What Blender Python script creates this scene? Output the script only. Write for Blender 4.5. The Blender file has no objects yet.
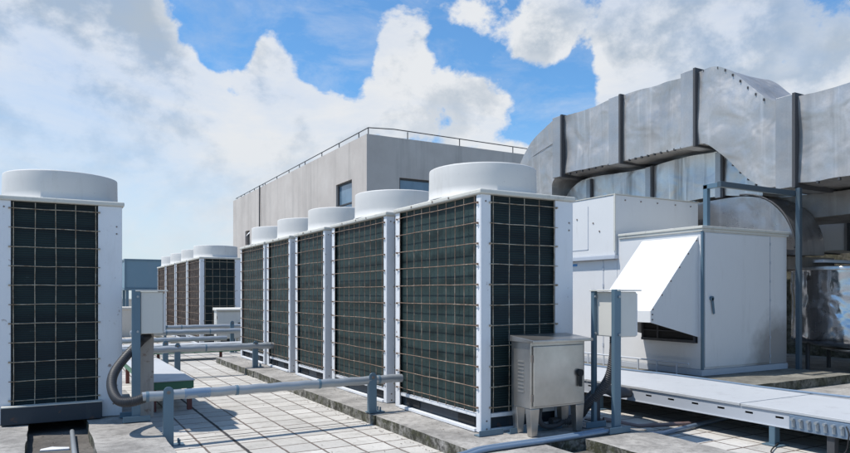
import bpy, math, random
from mathutils import Vector, noise
random.seed(4)
S = bpy.context.scene
C = bpy.data.collections.new("rooftop"); S.collection.children.link(C)
PI = math.pi

# ------------------------------------------------------------------ geometry collector
class MB:
    def __init__(s): s.v = []; s.f = []; s.sm = []
    def add(s, vs, fs, smooth=False):
        n = len(s.v); s.v += [tuple(p) for p in vs]
        for f in fs: s.f.append([i + n for i in f]); s.sm.append(smooth)
    def box(s, x0, x1, y0, y1, z0, z1):
        if x0 > x1: x0, x1 = x1, x0
        if y0 > y1: y0, y1 = y1, y0
        if z0 > z1: z0, z1 = z1, z0
        s.add([(x0,y0,z0),(x1,y0,z0),(x1,y1,z0),(x0,y1,z0),(x0,y0,z1),(x1,y0,z1),(x1,y1,z1),(x0,y1,z1)],
              [(0,3,2,1),(4,5,6,7),(0,1,5,4),(1,2,6,5),(2,3,7,6),(3,0,4,7)])
        return s
    def prism(s, pts, axis, a0, a1):
        # pts: 2D outline in the two other axes, extruded along axis from a0 to a1
        def P(p, a):
            if axis == 'x': return (a, p[0], p[1])
            if axis == 'y': return (p[0], a, p[1])
            return (p[0], p[1], a)
        n = len(pts)
        vs = [P(p, a0) for p in pts] + [P(p, a1) for p in pts]
        s.add(vs, [tuple(range(n)), tuple(range(2*n-1, n-1, -1))] + [((i+1) % n, i, n+i, n+(i+1) % n) for i in range(n)])
        return s
    def tube(s, pts, r, n=12, caps=True, rf=None):
        pts = [Vector(p) for p in pts]; rings = []
        up = Vector((0,0,1))
        for i, p in enumerate(pts):
            t = (pts[min(i+1, len(pts)-1)] - pts[max(i-1, 0)]).normalized()
            a = t.cross(up)
            if a.length < 0.05: a = t.cross(Vector((0,1,0)))
            a.normalize(); b = t.cross(a).normalized()
            if rings and a.dot(la) < 0 and abs(t.z) > .9: a, b = -a, -b
            la = a
            rr = rf(i) if rf else r
            rings.append([p + a*math.cos(2*PI*k/n)*rr + b*math.sin(2*PI*k/n)*rr for k in range(n)])
        vs = [v for q in rings for v in q]; fs = []
        for i in range(len(rings)-1):
            for k in range(n):
                fs.append((i*n+k, i*n+(k+1) % n, (i+1)*n+(k+1) % n, (i+1)*n+k))
        s.add(vs, fs, True)
        if caps:
            s.add(rings[0], [tuple(range(n-1, -1, -1))]); s.add(rings[-1], [tuple(range(n))])
        return s
    def lathe(s, prof, cx, cy, n=48, dent=None):
        vs = []; 
        for (r, z) in prof:
            for k in range(n):
                a = 2*PI*k/n; d = dent(a, z) if dent else 0
                vs.append((cx+(r+d)*math.cos(a), cy+(r+d)*math.sin(a), z))
        fs = [(i*n+k, i*n+(k+1) % n, (i+1)*n+(k+1) % n, (i+1)*n+k) for i in range(len(prof)-1) for k in range(n)]
        s.add(vs, fs, True); return s
    def each(s, name, m, parent=None, bevel=0):
        # one mesh object per loose piece
        par = list(range(len(s.v))); key = {}
        def find(i):
            while par[i] != i: par[i] = par[par[i]]; i = par[i]
            return i
        for i, p in enumerate(s.v):
            k = tuple(round(q, 5) for q in p)
            if k in key: par[find(i)] = find(key[k])
            else: key[k] = i
        for f in s.f:
            for i in f[1:]: par[find(i)] = find(f[0])
        groups = {}
        for f, sm in zip(s.f, s.sm): groups.setdefault(find(f[0]), []).append((f, sm))
        for g in groups.values():
            b = MB(); idx = {}
            for f, sm in g:
                for i in f:
                    if i not in idx: idx[i] = len(b.v); b.v.append(s.v[i])
                b.f.append([idx[i] for i in f]); b.sm.append(sm)
            b.build(name, m, parent, bevel)
    def build(s, name, m, parent=None, bevel=0, seg=2, loc=None, kind=None, auto=None):
        me = bpy.data.meshes.new(name); me.from_pydata(s.v, [], s.f)
        me.polygons.foreach_set('use_smooth', s.sm); me.update()
        me.materials.append(m)
        o = bpy.data.objects.new(name, me); C.objects.link(o)
        if parent: o.parent = parent
        if loc: o.location = loc
        if kind: o['kind'] = kind
        if bevel:
            b = o.modifiers.new('bevel', 'BEVEL'); b.width = bevel; b.segments = seg; b.limit_method = 'ANGLE'; b.angle_limit = math.radians(50)
        return o

def thing(name, label, cat, loc=(0,0,0), group=None, rz=0):
    o = bpy.data.objects.new(name, None); C.objects.link(o); o.location = loc; o.rotation_euler = (0,0,rz)
    o.empty_display_size = .1
    o['label'] = label; o['category'] = cat
    if group: o['group'] = group
    return o
def tag(o, label, cat, group=None):
    o['label'] = label; o['category'] = cat
    if group: o['group'] = group
    return o
def copy_tree(o, parent=None):
    c = o.copy(); C.objects.link(c); c.parent = parent
    for ch in list(o.children): copy_tree(ch, c)
    return c
def smooth_path(pts, k=6):
    pts = [Vector(p) for p in pts]; out = []
    for i in range(len(pts)-1):
        p0 = pts[max(i-1, 0)]; p1 = pts[i]; p2 = pts[i+1]; p3 = pts[min(i+2, len(pts)-1)]
        for j in range(k):
            t = j/k
            out.append(.5*((2*p1)+(-p0+p2)*t+(2*p0-5*p1+4*p2-p3)*t*t+(-p0+3*p1-3*p2+p3)*t**3))
    out.append(pts[-1]); return out

# ------------------------------------------------------------------ materials
class NT:
    def __init__(s, name):
        s.m = bpy.data.materials.new(name); s.m.use_nodes = True
        s.t = s.m.node_tree; s.N = s.t.nodes; s.L = s.t.links
        s.b = s.N['Principled BSDF']
        s.pos = s.N.new('ShaderNodeNewGeometry')
    def math(s, op, a, b=None, c=None, clamp=False):
        n = s.N.new('ShaderNodeMath'); n.operation = op; n.use_clamp = clamp
        for i, q in enumerate((a, b, c)):
            if q is None: continue
            if isinstance(q, (int, float)): n.inputs[i].default_value = q
            else: s.L.new(q, n.inputs[i])
        return n.outputs[0]
    def vec(s, scale=(1,1,1), loc=(0,0,0), src=None):
        n = s.N.new('ShaderNodeMapping'); n.inputs['Scale'].default_value = scale; n.inputs['Location'].default_value = loc
        s.L.new(src if src is not None else s.pos.outputs['Position'], n.inputs['Vector']); return n.outputs[0]
    def noise(s, scale, detail=4, rough=.55, vscale=(1,1,1), loc=(0,0,0), dist=0):
        n = s.N.new('ShaderNodeTexNoise'); n.inputs['Scale'].default_value = scale
        n.inputs['Detail'].default_value = detail; n.inputs['Roughness'].default_value = rough
        n.inputs['Distortion'].default_value = dist
        s.L.new(s.vec(vscale, loc), n.inputs['Vector']); return n.outputs['Fac']
    def ramp(s, f, a, b, ca=0.0, cb=1.0):
        n = s.N.new('ShaderNodeMapRange'); n.inputs[1].default_value = a; n.inputs[2].default_value = b
        n.inputs[3].default_value = ca; n.inputs[4].default_value = cb; n.clamp = True
        s.L.new(f, n.inputs[0]); return n.outputs[0]
    def mix(s, f, a, b):
        n = s.N.new('ShaderNodeMix'); n.data_type = 'RGBA'
        if isinstance(f, (int, float)): n.inputs[0].default_value = f
        else: s.L.new(f, n.inputs[0])
        for q, i in ((a, 6), (b, 7)):
            if isinstance(q, tuple): n.inputs[i].default_value = (*q[:3], 1)
            else: s.L.new(q, n.inputs[i])
        return n.outputs[2]
    def bump(s, h, strength=.3, dist=.01, prev=None):
        n = s.N.new('ShaderNodeBump'); n.inputs['Strength'].default_value = strength; n.inputs['Distance'].default_value = dist
        s.L.new(h, n.inputs['Height'])
        if prev is not None: s.L.new(prev, n.inputs['Normal'])
        return n.outputs[0]
    def out(s, col=None, rough=.5, metal=0, nrm=None, spec=None):
        if col is not None:
            if isinstance(col, tuple): s.b.inputs['Base Color'].default_value = (*col, 1)
            else: s.L.new(col, s.b.inputs['Base Color'])
        if isinstance(rough, (int, float)): s.b.inputs['Roughness'].default_value = rough
        else: s.L.new(rough, s.b.inputs['Roughness'])
        if isinstance(metal, (int, float)): s.b.inputs['Metallic'].default_value = metal
        else: s.L.new(metal, s.b.inputs['Metallic'])
        if nrm is not None: s.L.new(nrm, s.b.inputs['Normal'])
        if spec is not None: s.b.inputs['Specular IOR Level'].default_value = spec
        return s.m

def paint(name, col, dirt=(.25,.22,.18), amount=.35, rough=.45, streak=True, rust=0.0, metal=0):
    t = NT(name)
    n1 = t.noise(1.3, 5, .6)
    c = t.mix(t.ramp(n1, .35, .75, 0, .35), col, tuple(x*.86 for x in col))
    st = t.noise(7, 5, .7, (1,1,.16) if streak else (1,1,1))
    c = t.mix(t.ramp(st, .56, .82, 0, amount), c, dirt)
    sp = t.noise(55, 3, .6)
    c = t.mix(t.ramp(sp, .66, .74, 0, amount*.8), c, tuple(x*.6 for x in dirt))
    if rust:
        r = t.noise(9, 6, .7, loc=(3,1,7))
        c = t.mix(t.ramp(r, .62-.12*rust, .72, 0, .9), c, (.13,.055,.028))
    b = t.bump(t.noise(3.0, 3, .5), .12, .03)
    b = t.bump(t.noise(140, 2, .5), .06, .002, b)
    return t.out(c, t.ramp(n1, .3, .7, rough-.08, rough+.12), metal, b)

def duct_metal(name, col, rough=.42, metal=.75, streak=.5, dark=(.16,.15,.14), crumple=1.0):
    t = NT(name)
    n1 = t.noise(.9, 3, .5)
    c = t.mix(t.ramp(n1, .35, .65), tuple(x*.84 for x in col), tuple(min(1,x*1.12) for x in col))
    # faint zinc spangle
    v = t.N.new('ShaderNodeTexVoronoi'); v.inputs['Scale'].default_value = 42; t.L.new(t.vec(), v.inputs['Vector'])
    sp = t.N.new('ShaderNodeSeparateColor'); t.L.new(v.outputs['Color'], sp.inputs[0])
    c = t.mix(t.ramp(sp.outputs[0], 0, 1, 0, .16), c, tuple(x*.6 for x in col))
    # long vertical weather streaks running down the sheet
    st = t.noise(3.6, 5, .6, (1,1,.05))
    c = t.mix(t.ramp(st, .53, .66, 0, streak), c, dark)
    st2 = t.noise(8, 3, .5, (1,1,.04), (5,2,0))
    c = t.mix(t.ramp(st2, .58, .70, 0, streak*.8), c, tuple(min(1,x*1.5) for x in col))
    b = t.bump(t.noise(1.7, 2, .5, dist=.6), .55*crumple, .09)
    b = t.bump(t.noise(4.2, 2, .45, dist=.8), .13*crumple, .03, b)
    return t.out(c, t.ramp(t.noise(3, 3, .6), .35, .65, rough-.07, rough+.12), metal, b)

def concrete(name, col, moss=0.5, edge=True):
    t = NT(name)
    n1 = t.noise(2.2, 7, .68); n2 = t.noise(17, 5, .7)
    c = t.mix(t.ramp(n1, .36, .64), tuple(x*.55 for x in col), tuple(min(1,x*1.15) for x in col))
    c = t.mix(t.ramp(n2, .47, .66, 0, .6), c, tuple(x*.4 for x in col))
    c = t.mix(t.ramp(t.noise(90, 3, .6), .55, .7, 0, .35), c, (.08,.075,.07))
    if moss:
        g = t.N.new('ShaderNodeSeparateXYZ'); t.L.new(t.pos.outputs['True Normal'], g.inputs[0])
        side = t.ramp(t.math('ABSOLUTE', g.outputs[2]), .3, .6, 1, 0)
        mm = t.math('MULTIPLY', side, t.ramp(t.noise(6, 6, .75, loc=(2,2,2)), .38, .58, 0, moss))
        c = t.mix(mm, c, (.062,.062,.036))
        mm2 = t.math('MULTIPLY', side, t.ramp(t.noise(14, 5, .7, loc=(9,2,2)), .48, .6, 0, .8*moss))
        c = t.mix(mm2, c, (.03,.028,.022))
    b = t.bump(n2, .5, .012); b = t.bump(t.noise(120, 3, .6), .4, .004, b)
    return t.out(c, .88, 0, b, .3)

def pavers():
    t = NT('paving'); 
    br = t.N.new('ShaderNodeTexBrick'); br.offset = 0; br.squash = 1
    nn = t.N.new('ShaderNodeTexNoise'); nn.inputs['Scale'].default_value = 9; nn.inputs['Detail'].default_value = 4; t.L.new(t.pos.outputs['Position'], nn.inputs['Vector'])
    va = t.N.new('ShaderNodeVectorMath'); va.operation = 'MULTIPLY_ADD'; t.L.new(nn.outputs['Color'], va.inputs[0]); va.inputs[1].default_value = (.016,.016,0); t.L.new(t.pos.outputs['Position'], va.inputs[2])
    t.L.new(t.vec(loc=(-1.457+.285*20, .1, 0), src=va.outputs[0]), br.inputs['Vector'])
    br.inputs['Scale'].default_value = 1; br.inputs['Brick Width'].default_value = .285; br.inputs['Row Height'].default_value = .285
    br.inputs['Mortar Size'].default_value = .011; br.inputs['Mortar Smooth'].default_value = .35; br.inputs['Bias'].default_value = 0
    br.inputs['Color1'].default_value = (.55,.525,.485,1); br.inputs['Color2'].default_value = (.41,.39,.36,1)
    br.inputs['Mortar'].default_value = (.12,.09,.075,1)
    c = br.outputs['Color']
    c = t.mix(t.ramp(t.noise(1.6, 8, .7), .44, .72, 0, .55), c, (.27,.25,.22))
    c = t.mix(t.ramp(t.noise(4.5, 7, .75, loc=(4,4,4)), .55, .68, 0, .45), c, (.17,.155,.13))
    c = t.mix(t.ramp(t.noise(22, 5, .7), .5, .72, 0, .45), c, (.26,.24,.21))
    c = t.mix(t.ramp(t.noise(70, 3, .6), .62, .72, 0, .45), c, (.15,.13,.11))
    # wide bitumen expansion joints every ten tiles
    g = t.N.new('ShaderNodeSeparateXYZ'); t.L.new(t.pos.outputs['Position'], g.inputs[0])
    wob = t.ramp(t.noise(7, 3, .6), 0, 1, -.012, .012)
    dx = t.math('PINGPONG', t.math('ADD', t.math('ADD', g.outputs[0], -1.457+28.5), wob), 1.425)
    j = t.ramp(dx, .009, .017, 1, 0)
    dy = t.math('PINGPONG', t.math('ADD', t.math('ADD', g.outputs[1], 25.65), wob), 2.28)
    j = t.math('MAXIMUM', j, t.ramp(dy, .009, .017, 1, 0))
    c = t.mix(j, c, (.035,.033,.033))
    h = t.math('SUBTRACT', 1.0, br.outputs['Fac'])
    b = t.bump(h, .8, .008); b = t.bump(t.noise(45, 4, .65), .35, .005, b)
    return t.out(c, .85, 0, b, .35)

def coil_mat(name, base, alt, side):
    t = NT(name)
    g = t.N.new('ShaderNodeSeparateXYZ'); t.L.new(t.pos.outputs['Position'], g.inputs[0])
    gn = t.N.new('ShaderNodeSeparateXYZ'); t.L.new(t.pos.outputs['True Normal'], gn.inputs[0])
    sx = t.ramp(t.math('ABSOLUTE', gn.outputs[0]), .4, .6)          # 1 on the long side
    w = t.math('SINE', t.math('MULTIPLY', g.outputs[2], 2*PI/.021))
    wv = t.math('SINE', t.math('MULTIPLY', g.outputs[1], 2*PI/.013))
    w2 = t.noise(1.5, 4, .6, (.35,.35,3.2))
    c = t.mix(t.ramp(w2, .4, .62), base, alt)
    c = t.mix(t.ramp(w, -.2, .9, 0, .5), c, tuple(x*.4 for x in base))
    # long side: painted lighter as if sunlit, with wavy shadow bands, dust and lint
    q = t.math('ADD', g.outputs[2], t.ramp(t.noise(1.4, 3, .5, (1,1,.5)), 0, 1, -.12, .12))
    rows = t.math('SINE', t.math('MULTIPLY', q, 2*PI/.23))
    cs = t.mix(t.ramp(rows, .1, .9, 0, .75), side, tuple(x*.38 for x in side))
    cs = t.mix(t.ramp(t.noise(4, 6, .7), .45, .7, 0, .6), cs, tuple(x*1.7 for x in side))
    cs = t.mix(t.ramp(wv, -.3, .9, 0, .3), cs, tuple(x*.5 for x in side))
    c = t.mix(sx, c, cs)
    c = t.mix(t.ramp(t.noise(14, 4, .7), .66, .76, 0, .7), c, (.10,.12,.11))
    b = t.bump(t.math('MULTIPLY', w, t.math('SUBTRACT', 1.0, sx)), .5, .003)
    b = t.bump(t.math('MULTIPLY', rows, sx), .25, .01, b)
    return t.out(c, .55, 0, b, .2)

M = {}
M['paver'] = pavers()
M['concrete'] = concrete('kerb_concrete', (.36,.34,.315), 1.0)
M['concrete2'] = concrete('yard_concrete', (.36,.345,.325), .6)
M['concrete3'] = concrete('mossy_shaded_concrete', (.22,.21,.18), .9)  # mossy sides; base darkened to paint shade under ducts and behind the tank
M['gutter'] = concrete('gutter_dark', (.13,.12,.11), 0)  # dark concrete for the floor between the slabs
M['white'] = paint('cabinet_white', (.70,.71,.73), amount=.22, rough=.4, rust=-.1)
M['ahuwhite'] = paint('air_unit_white', (.66,.655,.65), amount=.2, rough=.5)
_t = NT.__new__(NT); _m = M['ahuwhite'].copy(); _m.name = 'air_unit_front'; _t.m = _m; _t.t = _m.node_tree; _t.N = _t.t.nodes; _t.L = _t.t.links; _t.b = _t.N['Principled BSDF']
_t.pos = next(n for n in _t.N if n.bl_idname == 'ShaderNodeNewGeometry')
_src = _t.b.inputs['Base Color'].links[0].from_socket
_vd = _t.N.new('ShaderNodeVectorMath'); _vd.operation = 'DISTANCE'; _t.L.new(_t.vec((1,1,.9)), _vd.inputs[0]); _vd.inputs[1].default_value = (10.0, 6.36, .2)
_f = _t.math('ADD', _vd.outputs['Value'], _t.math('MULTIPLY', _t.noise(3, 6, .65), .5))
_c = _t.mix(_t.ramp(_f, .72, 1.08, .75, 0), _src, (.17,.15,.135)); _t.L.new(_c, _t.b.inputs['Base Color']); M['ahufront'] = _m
M['hoodwhite'] = paint('hood_white', (.72,.72,.71), amount=.2, rough=.5)
M['cap'] = paint('cover_cream', (.56,.545,.49), amount=.8, rough=.6, streak=False)
M['shroud'] = paint('shroud_white', (.60,.585,.56), amount=.4, rough=.6, dirt=(.38,.35,.30))
M['coil'] = coil_mat('coil_dark_teal', (.010,.017,.020), (.017,.033,.034), (.026,.045,.044))
M['coilb'] = coil_mat('coil_dark_brown', (.022,.017,.016), (.034,.027,.024), (.038,.029,.026))
M['navy'] = paint('base_navy', (.016,.028,.042), amount=.35, rough=.5, dirt=(.10,.10,.10), rust=.05)
M['black'] = paint('void_black', (.012,.012,.013), amount=.2, rough=.8, dirt=(.03,.03,.03))
M['rubber'] = paint('hose_rubber', (.055,.055,.06), amount=.3, rough=.55, dirt=(.14,.13,.12))
M['hosegrey'] = paint('hose_grey', (.030,.031,.035), amount=.3, rough=.5, dirt=(.14,.13,.12))
M['steelblue'] = paint('galvanised_post', (.115,.185,.24), amount=.4, rough=.42, dirt=(.12,.13,.14), metal=.25)
M['steeldark'] = paint('weathered_frame', (.065,.095,.12), amount=.4, rough=.45, dirt=(.10,.09,.08), metal=.2)
M['green'] = paint('green_paint', (.045,.16,.085), amount=.3, rough=.5, rust=.15)
M['redbrown'] = paint('red_oxide', (.17,.06,.05), amount=.4, rough=.7)
M['cream'] = paint('box_cream', (.60,.585,.54), amount=.18, rough=.5)
M['board'] = paint('weathered_board', (.34,.31,.28), amount=.7, rough=.8, dirt=(.10,.08,.07), rust=.3)
M['pipe'] = paint('pipe_cladding', (.34,.365,.385), amount=.5, rough=.38, streak=False, dirt=(.25,.25,.25), metal=.45)
M['bluepipe'] = paint('blue_conduit', (.20,.27,.36), amount=.3, rough=.3, streak=False, dirt=(.5,.52,.55), metal=.35)
M['rustpipe'] = paint('rusty_conduit', (.17,.12,.115), amount=.4, rough=.6, streak=False, rust=.6)
M['tray'] = paint('tray_galvanised', (.49,.50,.51), amount=.8, rough=.5, streak=False, dirt=(.30,.30,.30), metal=.15)
M['trayside'] = paint('tray_side', (.50,.53,.58), amount=.25, rough=.5, dirt=(.3,.3,.32), metal=.2)
M['duct'] = duct_metal('duct_sheet', (.44,.42,.405), .44, .6, .35, (.24,.235,.23), 1.15)
M['duct2'] = duct_metal('lower_duct_sheet', (.60,.57,.545), .40, .8, .75, (.24,.22,.20))
M['duct3'] = duct_metal('brown_duct_sheet', (.33,.30,.28), .5, .6, .4)
M['duct4'] = duct_metal('elbow_sheet_shaded', (.29,.295,.31), .33, .8, .4, (.15,.15,.16))  # darker sheet metal stands in for the shade on the elbow's side
M['flange'] = duct_metal('flange_strip', (.37,.37,.375), .48, .6, .15, (.2,.2,.2), .3)
M['darkgrey'] = paint('flange_shade_steel', (.05,.052,.058), amount=.3, rough=.7)  # dark grey for frames and legs, and for the flanges' painted shade
M['tank'] = duct_metal('tank_jacket', (.47,.48,.51), .2, .95, .5, (.15,.15,.17), 2.0)
M['water'] = paint('blue_panel', (.15,.24,.30), amount=.45, rough=.55, dirt=(.25,.27,.28))
t = NT('stainless'); n = t.noise(260, 2, .5, (1,1,.02)); n2 = t.noise(2.5, 5, .6)
M['inox'] = t.out(t.mix(t.ramp(n2, .3, .7), (.37,.35,.325), (.58,.555,.52)), t.ramp(n, .2, .8, .27, .36), .9, t.bump(t.noise(2.6, 2, .5), .3, .03))
t = NT('guard_wire'); n = t.noise(13, 5, .7)
M['wire'] = t.out(t.mix(t.ramp(n, .38, .62), (.52,.46,.36), (.24,.17,.11)), .65, .2)
t = NT('guard_wire_rusty'); n = t.noise(13, 5, .7)
M['wirer'] = t.out(t.mix(t.ramp(n, .5, .72), (.19,.125,.09), (.42,.35,.28)), .7, .1)
t = NT('render_wall'); n = t.noise(.7, 6, .65)
cc = t.mix(t.ramp(n, .3, .7), (.44,.395,.36), (.53,.485,.445)); cc = t.mix(t.ramp(t.noise(1.2, 7, .7, (1,1,.06)), .50, .72, 0, .6), cc, (.25,.23,.215))
M['building'] = t.out(cc, .92, 0, t.bump(t.noise(30, 4, .6), .3, .01), .2)
t = NT('window_glass'); M['glass'] = t.out((.035,.06,.085), .06, 0, None, 1.0)
t = NT('window_blind'); M['blind'] = t.out(t.mix(t.ramp(t.noise(1.2, 3), .4, .6), (.09,.15,.21), (.13,.20,.27)), .12, 0, None, 1.0)
M['bolt'] = paint('bolt_rust', (.17,.14,.12), amount=.5, rough=.6)
t = NT('far_land'); M['far'] = t.out(t.mix(t.ramp(t.noise(.01, 5), .4, .6), (.34,.36,.36), (.25,.30,.27)), .95)
t = NT('sticker_blue'); M['blue'] = t.out((.05,.22,.48), .4)
M['parapet'] = paint('parapet_wall', (.60,.56,.50), amount=.5, rough=.85)
M['debris'] = paint('pale_debris', (.62,.62,.62), amount=.4, rough=.7)

# ------------------------------------------------------------------ setting
def sheet(name, x0, x1, y0, y1, z, m, kind='structure', n=1):
    b = MB(); b.add([(x0,y0,z),(x1,y0,z),(x1,y1,z),(x0,y1,z)], [(0,1,2,3)]); o = b.build(name, m); o['kind'] = kind; return o
sheet('ground', -4000, 4000, -4000, 4000, -24, M['far'])
rf = MB(); rf.box(-26, 27, -9, 48, -24.5, -.0); o = rf.build('roof_deck', M['paver']); o['kind'] = 'structure'
sheet('pavement', 6.18, 26, -9, 40, .004, M['concrete2'])

def slab(name, x0, x1, y0, y1, z1, m, z0=-.01, cell=.12):
    """cast concrete slab with a worn, slightly uneven surface"""
    b = MB()
    nx = max(1, int((x1-x0)/cell)); ny = max(1, int((y1-y0)/cell)); nz = 2
    def dsp(p):
        q = Vector(p); w = .011
        return (p[0]+w*noise.noise(q*5+Vector((7,0,0))), p[1]+w*noise.noise(q*5+Vector((0,9,0))), p[2]+(.6*w*noise.noise(q*4) if p[2] > z0+.01 else 0))
    def grid(o, u, v, nu, nv):
        vs = [dsp(tuple(o[k]+u[k]*i/nu+v[k]*j/nv for k in range(3))) for i in range(nu+1) for j in range(nv+1)]
        fs = [(i*(nv+1)+j, (i+1)*(nv+1)+j, (i+1)*(nv+1)+j+1, i*(nv+1)+j+1) for i in range(nu) for j in range(nv)]
        b.add(vs, fs)
    dx, dy, dz = x1-x0, y1-y0, z1-z0
    grid((x0,y0,z1), (dx,0,0), (0,dy,0), nx, ny)
    grid((x0,y0,z0), (dx,0,0), (0,0,dz), nx, nz); grid((x1,y1,z0), (-dx,0,0), (0,0,dz), nx, nz)
    grid((x0,y1,z0), (0,-dy,0), (0,0,dz), ny, nz); grid((x1,y0,z0), (0,dy,0), (0,0,dz), ny, nz)
    o = b.build(name, m); o['kind'] = 'structure'; return o
slab('kerb', 2.83, 4.42, 6.02, 10.42, .10, M['concrete'])
slab('kerb', 2.845, 4.42, 4.18, 6.0, .10, M['concrete'])
slab('kerb', 2.82, 4.42, 10.44, 13.1, .10, M['concrete'])
slab('kerb', 2.835, 3.48, 2.6, 4.165, .10, M['concrete'])
slab('kerb', 2.9, 4.5, 16.2, 24.2, .10, M['concrete'])
slab('plinth', 3.9, 4.58, 2.4, 4.165, .10, M['concrete'])
slab('plinth', 4.435, 4.64, 4.18, 5.2, .10, M['concrete'])
slab('plinth', .33, .86, 4.6, 9.2, .10, M['concrete'])
slab('plinth', -.95, -.15, 4.6, 9.2, .10, M['concrete'])
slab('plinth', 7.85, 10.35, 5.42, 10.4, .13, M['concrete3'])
sheet('gutter_floor', -.16, .34, 4.6, 9.2, .006, M['gutter'])
sheet('gutter_floor', 3.47, 3.91, 2.4, 4.17, .006, M['gutter'])

# parapet round the roof
def wall_thing(name, label, boxes, m):
    b = MB()
    for q in boxes: b.box(*q)
    o = b.build(name, m, bevel=.01); tag(o, label, 'parapet'); return o
wall_thing('parapet_wall', 'low beige parapet along the far edge of the roof', [(-26, 9.9, 33, 33.25, 0, 1.05), (-26.04, 9.9, 32.95, 33.3, 1.05, 1.13)], M['parapet'])
wall_thing('side_parapet', 'low beige parapet along the left edge of the roof', [(-26, -25.75, -9, 32.9, 0, 1.05)], M['parapet'])

# dry leaves and grit gathered along the foot of the kerb
rl = random.Random(11); b = MB()
for i in range(420):
    k = rl.random()
    if k < .55: x, y, z = 2.80-abs(rl.gauss(0, .035)), rl.uniform(3.2, 12.8), .004
    elif k < .75: x, y, z = 3.0+abs(rl.gauss(0, .12)), rl.uniform(4.3, 12.8), .112
    elif k < .9: x, y, z = rl.uniform(.9, 2.8), rl.uniform(4.2, 12), .004
    else: x, y, z = rl.uniform(-.13, .31), rl.uniform(5, 7), .012
    s_ = rl.uniform(.004, .013); a = rl.uniform(0, 6.28); ca, sa = math.cos(a)*s_, math.sin(a)*s_
    b.add([(x-ca, y-sa, z), (x+sa*.5, y-ca*.5, z+s_*.5), (x+ca, y+sa, z+s_*.2), (x-sa*.5, y+ca*.5, z+s_*.4)], [(0,1,2,3)])
o = b.build('leaf_litter', M['bolt']); o['kind'] = 'stuff'
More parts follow.
